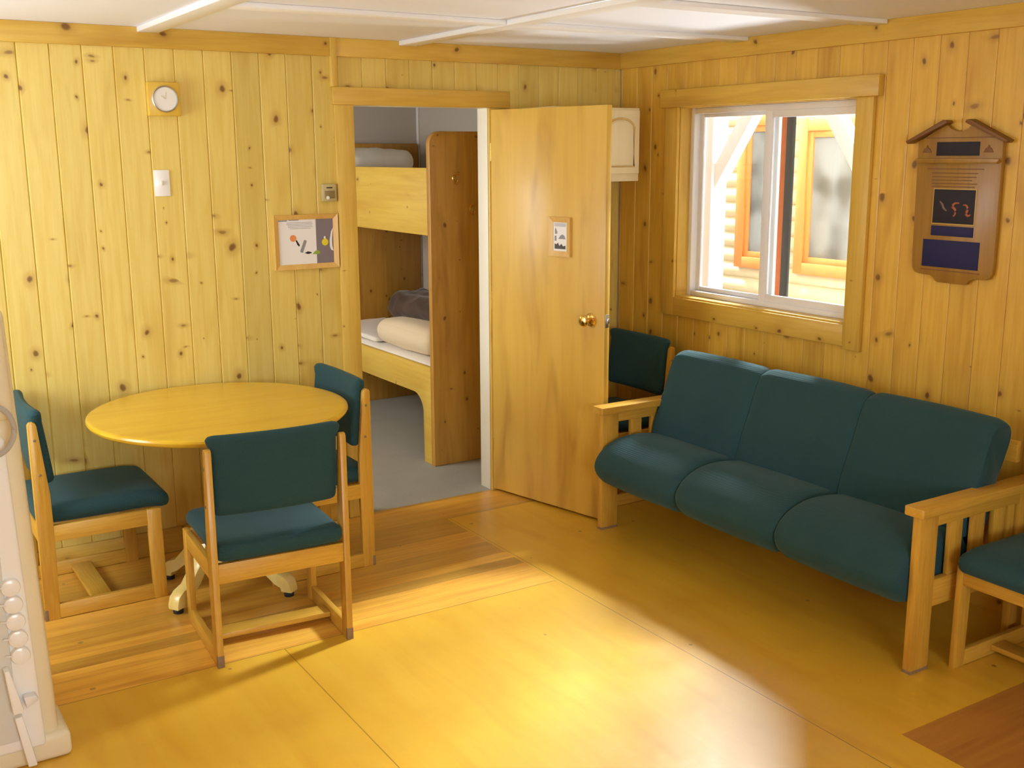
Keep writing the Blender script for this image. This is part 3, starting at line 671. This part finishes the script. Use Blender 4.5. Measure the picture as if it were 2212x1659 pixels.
# ------------------------------------------------------------------ white appliance at the left edge
ap = thing('kitchen_appliance', 'tall white kitchen appliance with a column of five round knobs at the left picture edge', 'appliance', (-3.4, -1.6, 0))
M_appgrey = plain('appliance_grey', (.70, .70, .67), .4)
def ap_poly(z): return .03 - .030 * z       # right edge draws in slightly with height
def aplate(name, x0, x1, z0, z1, y0, y1, mat, bev=.006, par=None, right=True):
    bm = bmesh.new(); pts = [(x0, z0), (x1 + (ap_poly(z0) if right else 0), z0), (x1 + (ap_poly(z1) if right else 0), z1), (x0, z1)]
    prism(bm, pts, 'Y', y0, y1, bev, seg=4); return obj(name, bm, mat, par or ap)
aplate('body', -.62, -.0, .0, 1.40, .0, .58, M_beige, .035)
aplate('lower_door', -.60, -.047, .06, 1.03, -.03, .03, M_white, .012)
aplate('upper_door', -.60, -.012, 1.075, 1.385, -.045, .03, M_beige, .03)
aplate('base_plinth', -.61, .026, .0, .085, -.02, .2, M_beige, .02)
aplate('control_strip', -.60, -.092, .10, .95, -.036, -.028, M_appgrey, .003, right=False)
for i in range(5):
    z = .372 + .0535 * i; xk = -.066 - .002 * i
    bm = bmesh.new(); lathe(bm, [(0, 0), (.027, 0), (.0275, .012), (.025, .018), (.017, .021), (0, .022)], 28, at(xk, -.030, z, rx=R(90))); kb = obj('knob', bm, M_white, ap)
    bm = bmesh.new(); box(bm, -.042, -.012, -.004, 0, -.002, .002, .001, M=at(xk, -.046, z, ry=R(12))); obj('pointer', bm, M_vinyl, kb)
bm = bmesh.new(); prism(bm, [(-.118, .345), (-.104, .347), (-.076, .215), (-.08, .205), (-.105, .205)], 'Y', -.075, -.036, .004); obj('handle', bm, M_white, ap)
bm = bmesh.new(); prism(bm, [(-.072, .245), (-.038, .245), (-.030, .228), (-.066, .208)], 'Y', -.06, -.03, .003); obj('bracket', bm, M_vinyl, ap)
bm = bmesh.new(); prism(bm, [(-.102, .185), (-.08, .188), (-.052, .02), (-.078, .02)], 'Y', -.06, -.03, .004); obj('lower_bar', bm, M_white, ap)
bm = bmesh.new(); tube(bm, [(-.085 + .06 * math.cos(R(a)), -.066 - .012 * math.sin(R(a)), 1.06 + .075 * math.sin(R(a))) for a in range(-100, 101, 10)], .008, 10); obj('door_pull', bm, plain('pull_grey', (.45, .44, .42), .3), ap)

# ------------------------------------------------------------------ bedroom beyond the doorway
BX0, BY1 = -3.3, 2.43
bm = bmesh.new(); box(bm, BX0, .0, 0.0, BY1, -.06, -.001, 0); struct('floor_bedroom', bm, M_carpet)
bm = bmesh.new(); box(bm, BX0, .15, BY1, BY1 + .1, -.06, H, 0); struct('wall_bedroom_back', bm, M_lilac)
bm = bmesh.new(); box(bm, 0, .15, .0, BY1, -.06, H, 0); struct('wall_bedroom_right', bm, M_lilac)
slab_wall('wall_bedroom_left', 'Y', BX0 - .1, BX0, .1, BY1 + .1, (.7, 1.9, 1.2, 2.2), M_lilac)
bm = bmesh.new(); box(bm, BX0 - .1, .15, .1, BY1 + .1, H, H + .08, 0); struct('ceiling_bedroom', bm, M_lilac)
bm = bmesh.new(); box(bm, -.012, -.0, BY1 - .03, BY1 - .0, 0, H, .002); struct('trim_bedroom_corner', bm, M_vinyl)

bk = thing('bunk_bed', 'pine bunk bed with a tall rounded end panel in the bedroom', 'bed', (-.46, 1.47, 0))
bx, by = .46, -1.47
def panel(name, x0, x1, ztop, y0, y1, r, mat, notch=None):
    bm = bmesh.new(); pts = [(x0 + bx, 0.0), (x1 + bx, 0.0)] + [(a + bx, b_) for a, b_ in arc(x1 - r, ztop - r, r, 0, 90, 8)] + [(a + bx, b_) for a, b_ in arc(x0 + r, ztop - r, r, 90, 180, 8)]
    prism(bm, pts, 'Y', y0 + by, y1 + by, .004); return obj(name, bm, mat, bk)
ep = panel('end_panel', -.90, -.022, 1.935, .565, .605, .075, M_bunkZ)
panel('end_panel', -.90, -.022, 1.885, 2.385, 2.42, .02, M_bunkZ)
bm = bmesh.new(); prism(bm, [(a + by, b_) for a, b_ in ((.605, 1.355), (2.385, 1.355), (2.385, 1.734), (.605, 1.734))], 'X', -.9 + bx, -.872 + bx, .003); obj('upper_rail', bm, M_bunkY, bk)
lowp = [(.606, 0), (.70, 0), (.70, .29)] + arc(.82, .29, .12, 180, 90, 8) + arc(2.17, .29, .12, 90, 0, 8) + [(2.29, 0), (2.384, 0), (2.384, .588), (.606, .588)]
bm = bmesh.new(); prism(bm, [(a + by, b_) for a, b_ in lowp], 'X', -.9 + bx, -.872 + bx, .003); obj('lower_rail', bm, M_bunkY, bk)
for z in (.42, 1.47):
    bm = bmesh.new(); box(bm, -.872 + bx, -.03 + bx, .605 + by, 2.385 + by, z, z + .03, .002); obj('bed_base', bm, M_bunkY, bk)
for (hx, hz) in ((-.745, 1.675), (-.636, 1.50)):
    bm = bmesh.new(); x_ = hx + bx; y_ = .565 + by
    lathe(bm, [(0, 0), (.011, 0), (.012, .003), (.008, .005), (0, .006)], 16, at(x_, y_, hz, rx=R(90)) @ Matrix.Scale(1.6, 4, (0, 1, 0)))
    tube(bm, [(x_, y_ - .004, hz - .012), (x_, y_ - .014, hz - .028), (x_, y_ - .03, hz - .034), (x_, y_ - .04, hz - .022), (x_, y_ - .042, hz - .01)], [.004, .004, .004, .004, .006], 8)
    tube(bm, [(x_, y_ - .004, hz + .01), (x_, y_ - .02, hz + .016), (x_, y_ - .045, hz + .022), (x_, y_ - .055, hz + .034)], [.004, .004, .004, .007], 8)
    obj('coat_hook', bm, M_brass, bk)

def mattress(name, label, z0, z1):
    bm = bmesh.new(); pad(bm, 0, 0, 0, .415, .875, (z1 - z0) / 2, .03, (0, 0, .006), wob=.004)
    o = obj(name, bm, M_sheet); o.location = (-.452, 1.495, (z0 + z1) / 2); return o
tag(mattress('mattress', 'white-sheeted mattress on the lower bunk', .452, .595), 'white-sheeted mattress on the lower bunk', 'mattress')
tag(mattress('mattress', 'mattress on the upper bunk behind the pine rail', 1.502, 1.66), 'mattress on the upper bunk behind the pine rail', 'mattress')
def pillow(label, loc, sx, sy, sz, mat, rz=0, seed=0, wob=.012):
    bm = bmesh.new(); pad(bm, 0, 0, 0, sx, sy, sz, min(sx, sy, sz) * .95, (0, 0, sz * .25), n=16, wob=wob, seed=seed)
    o = obj('pillow', bm, mat, sharp=80); o.location = loc; o.rotation_euler = (0, 0, rz); return tag(o, label, 'pillow')
pillow('white pillow lying on the upper bunk', (-.58, 2.06, 1.764), .27, .21, .07, M_sheet, .1, 3)
pillow('cream rolled pillow lying along the front of the lower bunk', (-.735, 1.08, .70), .125, .36, .075, M_cream, .03, 5, .006)
# folded sheet and dark quilt
bm = bmesh.new(); pad(bm, 0, 0, 0, .22, .38, .016, .014, (0, 0, .004), n=16, wob=.006, seed=2)
o = obj('folded_sheet', bm, M_sheet, sharp=80); o.location = (-.62, 1.86, .628); tag(o, 'folded white sheet on the far half of the lower bunk', 'sheet')
bm = bmesh.new(); pad(bm, 0, 0, 0, .17, .78, .085, .08, (0, 0, .02), n=26, wob=.035, seed=11)
o = obj('quilt', bm, M_quilt, sharp=80); o.location = (-.215, 1.50, .735); tag(o, 'dark brown crumpled quilt along the wall side of the lower bunk', 'quilt')

# ------------------------------------------------------------------ outside the window
bm = bmesh.new(); box(bm, .15, 9, -9, 9, -.5, -.35, 0); struct('ground', bm, plain('dark_low_bounce_ground', (.10, .085, .07), .8, var=.2))  # unseen ground, made dark so less light bounces onto the cabin opposite
NX = 2.4
M_absorb = plain('light_absorbing_dark', (.07, .035, .012), .8, var=.2)
slab_wall('wall_right_absorber', 'Y', .151, .175, -6.0, 3.2, (wy0, wy1, wz0, wz1), M_absorb)  # unseen dark sheet, added to soak up light bouncing off the outer wall
M_log = plain('cream_log_siding', (.56, .47, .28), .7, var=.08, vscale=6)
M_orange = plain('orange_stained_trim', (.52, .16, .03), .5, var=.12)
nb = thing('neighbouring_cabin', 'cream log cabin with orange window trim seen through the window', 'cabin', (NX, .8, -.35))
bm = bmesh.new(); lh = .118
pts = []
z = 0
while z < 2.75:
    pts += [(.0, z + .002), (-.022, z + .02), (-.034, z + lh * .5), (-.022, z + lh - .02)]; z += lh
pts += [(0, z), (.2, z), (.2, 0)]
prism(bm, pts, 'Y', -4.5, 3.4, 0); obj('log_wall', bm, M_log, nb)
def nwin(y0, y1, z0, z1):
    bm = bmesh.new(); ring(bm, -.075, -.01, y0 - .8, y1 - .8, z0 + .35, z1 + .35, .085, .09, .085); w = obj('window_trim', bm, M_orange, nb)
    bm = bmesh.new(); ring(bm, -.06, -.01, y0 - .8 + .085, y1 - .8 - .085, z0 + .435, z1 + .26, .045); obj('sash', bm, M_orange, w)
    bm = bmesh.new(); box(bm, -.045, -.03, y0 - .8 + .12, y1 - .8 - .12, z0 + .47, z1 + .225, 0); obj('pane', bm, M_pane, w)
M_pane, nt, b = newmat('dim_window_pane')
tc = N(nt, 'ShaderNodeTexCoord'); nz = noise_(nt, tc.outputs['Object'], 2.2, 2)
nt.links.new(mixc(nt, smooth(nt, nz, .4, .6), (.07, .065, .05), (.17, .165, .145)), b.inputs['Base Color']); b.inputs['Roughness'].default_value = .08
nwin(1.0, 1.50, .92, 2.10); nwin(-.75, .87, .92, 2.05)
# porch posts with knee braces and the beam they carry
M_post = plain('pale_porch_timber', (.9, .89, .86), .7, var=.05)
def porch_post(label, y, sgn, px=1.2):
    t = thing('porch_post', label, 'post', (px, y, -.35))
    bm = bmesh.new(); box(bm, -.065, .065, -.13, .13, 0, 3.30, .004); obj('post', bm, M_post, t)
    bm = bmesh.new(); prism(bm, [(sgn * .13, 1.93), (sgn * .13, 2.09), (sgn * 1.00, 3.30), (sgn * 1.12, 3.30)], 'X', -.04, .04, .003); obj('brace', bm, M_post, t)
    return t
porch_post('white porch post with a knee brace, left in the window view', .54, -1, 1.13)
porch_post('porch post whose white knee brace crosses the right of the window view', -.80, 1, 1.27)
bm = bmesh.new(); box(bm, 1.12, 1.28, -4.5, 3, 2.95, 3.10, .004); tag(obj('porch_beam', bm, M_post), 'long porch beam carried by the white posts outside', 'beam')
bm = bmesh.new(); box(bm, .151, 1.32, -4.5, 3, 3.10, 3.15, 0); tag(obj('porch_roof', bm, M_post), 'boarded porch roof outside the window', 'roof')
bm = bmesh.new(); box(bm, .39, .42, -.876, -.79, -.35, 3.09, .003); tag(obj('timber_post', bm, plain('rust_stained_timber', (.42, .10, .02), .6, var=.2)), 'thin rust-red timber post just outside the window', 'post')
bm = bmesh.new(); box(bm, .385, .41, -.918, -.8765, -.35, 3.09, .003); tag(obj('downpipe', bm, plain('dark_downpipe', (.03, .027, .022), .6)), 'dark square downpipe beside the rust-red post outside', 'pipe')

# ------------------------------------------------------------------ light
def area(name, loc, target, sx, sy, power, col=(1, 1, 1)):
    l = bpy.data.lights.new(name, 'AREA'); l.shape = 'RECTANGLE'; l.size = sx; l.size_y = sy; l.energy = power; l.color = col
    o = bpy.data.objects.new(name, l); C.objects.link(o); o.location = loc
    o.rotation_euler = (Vector(target) - Vector(loc)).to_track_quat('-Z', 'Y').to_euler(); return o
DAY = (.84, .945, 1.03)
area('daylight_left_window', (XL - .02, -.85, 1.5), (0, -.85, 2.3), 1.0, 1.1, 40, DAY)
area('daylight_front_window', (-3.3, YF - .02, 1.52), (-2.6, 0, 3.2), 2.0, 1.05, 72, DAY)
area('daylight_bedroom_window', (BX0 - .02, 1.3, 1.7), (-.5, 1.2, .2), 1.1, .8, 34, (1, .94, .84))
area('daylight_over_porch', (3.3, 2.1, 4.9), (-1.0, -1.6, 0.3), 6.0, .8, 10500, (.95, .97, 1))

area('sunlit_snow_bounce', (2.0, -.9, -.1), (-.9, -.9, 2.3), 1.0, 4.0, 1000, (.97, .98, 1))
w = bpy.data.worlds.new('sky'); sc.world = w; w.use_nodes = True
nt = w.node_tree; bg = nt.nodes['Background']; bg.inputs[0].default_value = (.95, .97, 1.0, 1); bg.inputs[1].default_value = 2.1

# ------------------------------------------------------------------ camera
cx, cy, cz, yaw, pit, roll, f = -3.82423, -4.9328, 1.81267, .5621, -.20874, -.00479, 2353.67
fw = Vector((math.sin(yaw) * math.cos(pit), math.cos(yaw) * math.cos(pit), math.sin(pit)))
r_ = Vector((math.cos(yaw), -math.sin(yaw), 0)); u_ = r_.cross(fw)
r2 = r_ * math.cos(roll) + u_ * math.sin(roll); u2 = -r_ * math.sin(roll) + u_ * math.cos(roll)
cam = bpy.data.cameras.new('camera'); co = bpy.data.objects.new('camera', cam); C.objects.link(co)
m = Matrix((r2, u2, -fw)).transposed().to_4x4(); m.translation = (cx, cy, cz); co.matrix_world = m
cam.sensor_width = 36; cam.sensor_fit = 'HORIZONTAL'; cam.lens = f / 2212 * 36; cam.clip_start = .02
sc.camera = co
sc.view_settings.view_transform = 'Standard'; sc.view_settings.look = 'None'; sc.view_settings.gamma = 1; sc.view_settings.use_curve_mapping = False
sc.view_settings.exposure = 0.07
sc.cycles.use_denoising = True
sc.cycles.adaptive_threshold = .03
sc.cycles.max_bounces = 10; sc.cycles.diffuse_bounces = 6; sc.cycles.transparent_max_bounces = 12
sc.cycles.sample_clamp_indirect = 8
